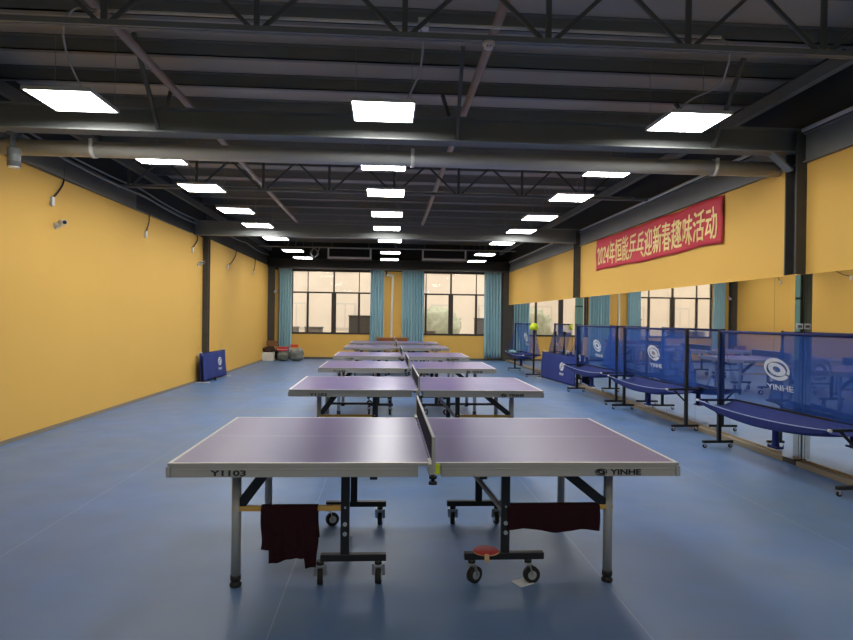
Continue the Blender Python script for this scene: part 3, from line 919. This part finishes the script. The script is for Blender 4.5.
for far, near, lab in NETS:
    c = ((far[0] + near[0]) / 2, (far[1] + near[1]) / 2, 0)
    a = math.atan2(far[1] - near[1], far[0] - near[0])
    if cn is None:
        cn = catch_net(lab); cn.location = c; cn.rotation_euler.z = a
    else:
        copy_tree(cn, c, a, lab)
# lime cap on the fourth net's post
t = thing('cap', 'lime cap hung over the post of a blue catch net', 'cap', (3.95, 16.50, 1.40))
MB().lathe([(.10, -.13), (.118, -.09), (.112, -.03), (.085, .02), (.035, .045), (.024, .046)], n=24).build('crown', 'lime', t, solid=.004)
MB().lathe([(.098, -.135), (.104, -.135), (.104, -.115), (.098, -.115)], n=24).build('rim', 'lime', t)
tag(MB().blob((0, 0, .035), (.09, .30, .035), .3, 3, 3).build('folded_towel', 'paletowel', loc=(3.72, 18.2, .56)), 'pale folded towel lying in the tray of the catch net with the lime cap', 'towel')

# tripod by the mirrors
t = thing('tripod', 'black tripod standing against the mirrors behind the low blue surround', 'tripod', (4.36, 15.9, 0))
for a in (30, 150, 270):
    MB().bar((0, 0, .95), (.09 * cos(radians(a)), .26 * sin(radians(a)), .01), .022, .022).build('leg', 'black', t)
    MB().bar((0, 0, .5), (.042 * cos(radians(a)), .122 * sin(radians(a)), .50), .012, .012).build('brace', 'black', t)
MB().cyl((0, 0, .45), (0, 0, 1.18), .014).build('centre_column', 'black', t)
MB().bx(-.03, .03, -.03, .03, 1.14, 1.24).build('head', 'black', t, bevel=.006)

# ------------------------------------------------------------------ low blue surrounds
def surround(name, p0, p1, h, label, side, folded=False, flip=1):
    p0, p1 = Vector(p0), Vector(p1)
    d = p1 - p0; L = d.length
    ang = math.atan2(d.y, d.x)
    t = thing(name, label, 'barrier', (p0.x, p0.y, 0), ang)
    def pan(sh):
        return lambda u, v: Vector((u * L, sh + side * .04 * (1 - v) + .010 * sin(u * 5 + v * 4) * (1 - v) + .004 * sin(u * 17), .035 + (h - .035) * v))
    MB().grid(pan(0), 30, 12).build('fabric_panel', 'surround', t, solid=.006)
    if folded:
        MB().grid(pan(-side * .07), 30, 12).build('folded_panel', 'surround', t, solid=.006)
    MB().cyl((0, 0, h), (L, 0, h), .011, n=10).build('top_tube', 'navy', t)
    for u in (0.02, L - .02):
        MB().tube([(u, 0, h - .05), (u, -side * .02, h + .012), (u, -side * .08, h + .012), (u, -side * .09, h - .10)], .010, n=8, sub=4).build('end_clip', 'whiteplastic', t)
        MB().bx(u - .012, u + .012, -.16, .16, 0.0, .02).build('foot', 'whiteplastic', t)
        MB().cyl((u, 0, .02), (u, 0, h), .009, n=8).build('upright', 'black', t)
    lg = MB()
    fn = lambda x, yv, z: Vector((L * (.70 if flip > 0 else .36) + x * flip, side * (.04 * (1 - (.42 + yv) / h) + .017 + z) , .42 + yv))
    add_emblem(lg, .14, .10, fn)
    lg.build('emblem', 'white', t)
    l2 = MB(); add_text(l2, 'YINHE', .06, .27, lambda x, yv, z: fn(x, yv - .18, z), off=.01); l2.build('lettering', 'white', t)
    return t
surround('folding_surround', (-4.14, 14.5), (-4.06, 16.15), .67, 'folded low blue surround leaning by the dark column on the yellow wall', -1, True, 1)
surround('folding_surround', (4.34, 13.98), (4.12, 16.25), .70, 'low blue surround standing along the mirrors between the catch nets', 1, False, -1)
o = MB().cyl((-.02, 0, .04), (.02, 0, .04), .04, n=16).cyl((-.024, 0, .04), (.024, 0, .04), .018, n=12, m=1).bx(-.03, .03, -.08, .08, .075, .09, 0).build('loose_caster', ['rubber', 'bolt'], loc=(-3.99, 15.05, 0))
tag(o, 'small black wheel under the folded surround on the yellow wall side', 'wheel')

# ------------------------------------------------------------------ corner clutter
t = thing('foam_box', 'white foam box on the floor in the window corner', 'box', (-4.08, 22.0, 0))
MB().bx(-.22, .22, -.17, .17, 0, .15).build('box_body', 'foam', t, bevel=.012)
MB().bx(-.225, .225, -.175, .175, .153, .29).build('box_lid', 'foam', t, bevel=.012)
tag(MB().blob((0, 0, .09), (.20, .16, .09), .3, 3, 9).build('folded_jacket', 'darkcloth', loc=(-4.03, 22.0, .29)), 'dark brown jacket folded on the white foam box', 'jacket')
t = thing('cardboard_box', 'brown cardboard box stacked on the jacket in the window corner', 'box', (-3.95, 22.1, .50))
MB().bx(-.17, .17, -.13, .13, 0, .18).build('box_body', 'card', t, bevel=.006)
MB().bar((-.16, -.13, .18), (-.16, .13, .18), .004, .004).bx(-.17, -.005, -.17, -.13, .175, .182).bx(.02, .17, -.18, -.13, .16, .168).build('flaps', 'card', t)
tag(MB().blob((0, 0, .18), (.13, .14, .18), .25, 2.5, 12).build('shoulder_bag', 'blackbag', loc=(-3.78, 22.45, 0)), 'black bag squeezed between the foam box and the grey sacks', 'bag')
tag(MB().blob((0, 0, .16), (.19, .17, .16), .22, 3, 15).build('sack', 'greybag', loc=(-3.52, 21.9, 0)), 'grey green bag with a red carton on top, below the corner curtain', 'bag')
t = thing('carton', 'red carton resting on the grey green bag below the corner curtain', 'box', (-3.53, 21.92, .345))
MB().bx(-.18, .18, -.10, .10, 0, .14).build('box_body', 'redcard', t, bevel=.005)
MB().bx(-.181, .181, -.101, .101, .05, .065).build('tape_band', 'whiteplastic', t)
tag(MB().blob((0, 0, .22), (.23, .2, .22), .2, 3, 21).build('sack', 'stripebag', loc=(-3.06, 21.9, 0)), 'big shiny grey plastic sack under the window sill', 'sack')
t = thing('carton', 'orange carton lying on the big grey plastic sack', 'box', (-3.16, 21.95, .47), .2)
MB().bx(-.13, .13, -.08, .08, 0, .10).build('box_body', 'orangecard', t, bevel=.004)
MB().bx(-.131, .0, -.081, .081, .04, .055).build('label_strip', 'redcard', t)

# ------------------------------------------------------------------ light and camera
w = bpy.data.worlds.new('World'); SC.world = w; w.use_nodes = True
bg = w.node_tree.nodes['Background']
bg.inputs[0].default_value = (1.0, .97, .93, 1); bg.inputs[1].default_value = 2.4

f, cz, yaw, pitch, roll = 626.0641, 1.5321, .0647, -.0025, .0134
F = Vector((sin(yaw) * cos(pitch), cos(yaw) * cos(pitch), sin(pitch)))
R0 = Vector((cos(yaw), -sin(yaw), 0)); U0 = R0.cross(F)
R = cos(roll) * R0 + sin(roll) * U0; U = -sin(roll) * R0 + cos(roll) * U0
cd = bpy.data.cameras.new('Camera'); co = bpy.data.objects.new('Camera', cd); COL.objects.link(co)
cd.sensor_fit = 'HORIZONTAL'; cd.sensor_width = 36; cd.lens = f / 853 * 36
cd.clip_start = .02; cd.clip_end = 200
B = -F
co.matrix_world = Matrix(((R.x, U.x, B.x, 0), (R.y, U.y, B.y, 0), (R.z, U.z, B.z, cz), (0, 0, 0, 1)))
SC.camera = co
SC.view_settings.view_transform = 'Standard'
SC.view_settings.look = 'None'
SC.view_settings.exposure = .12
SC.view_settings.gamma = 1
SC.view_settings.use_curve_mapping = False
SC.cycles.transparent_max_bounces = 24
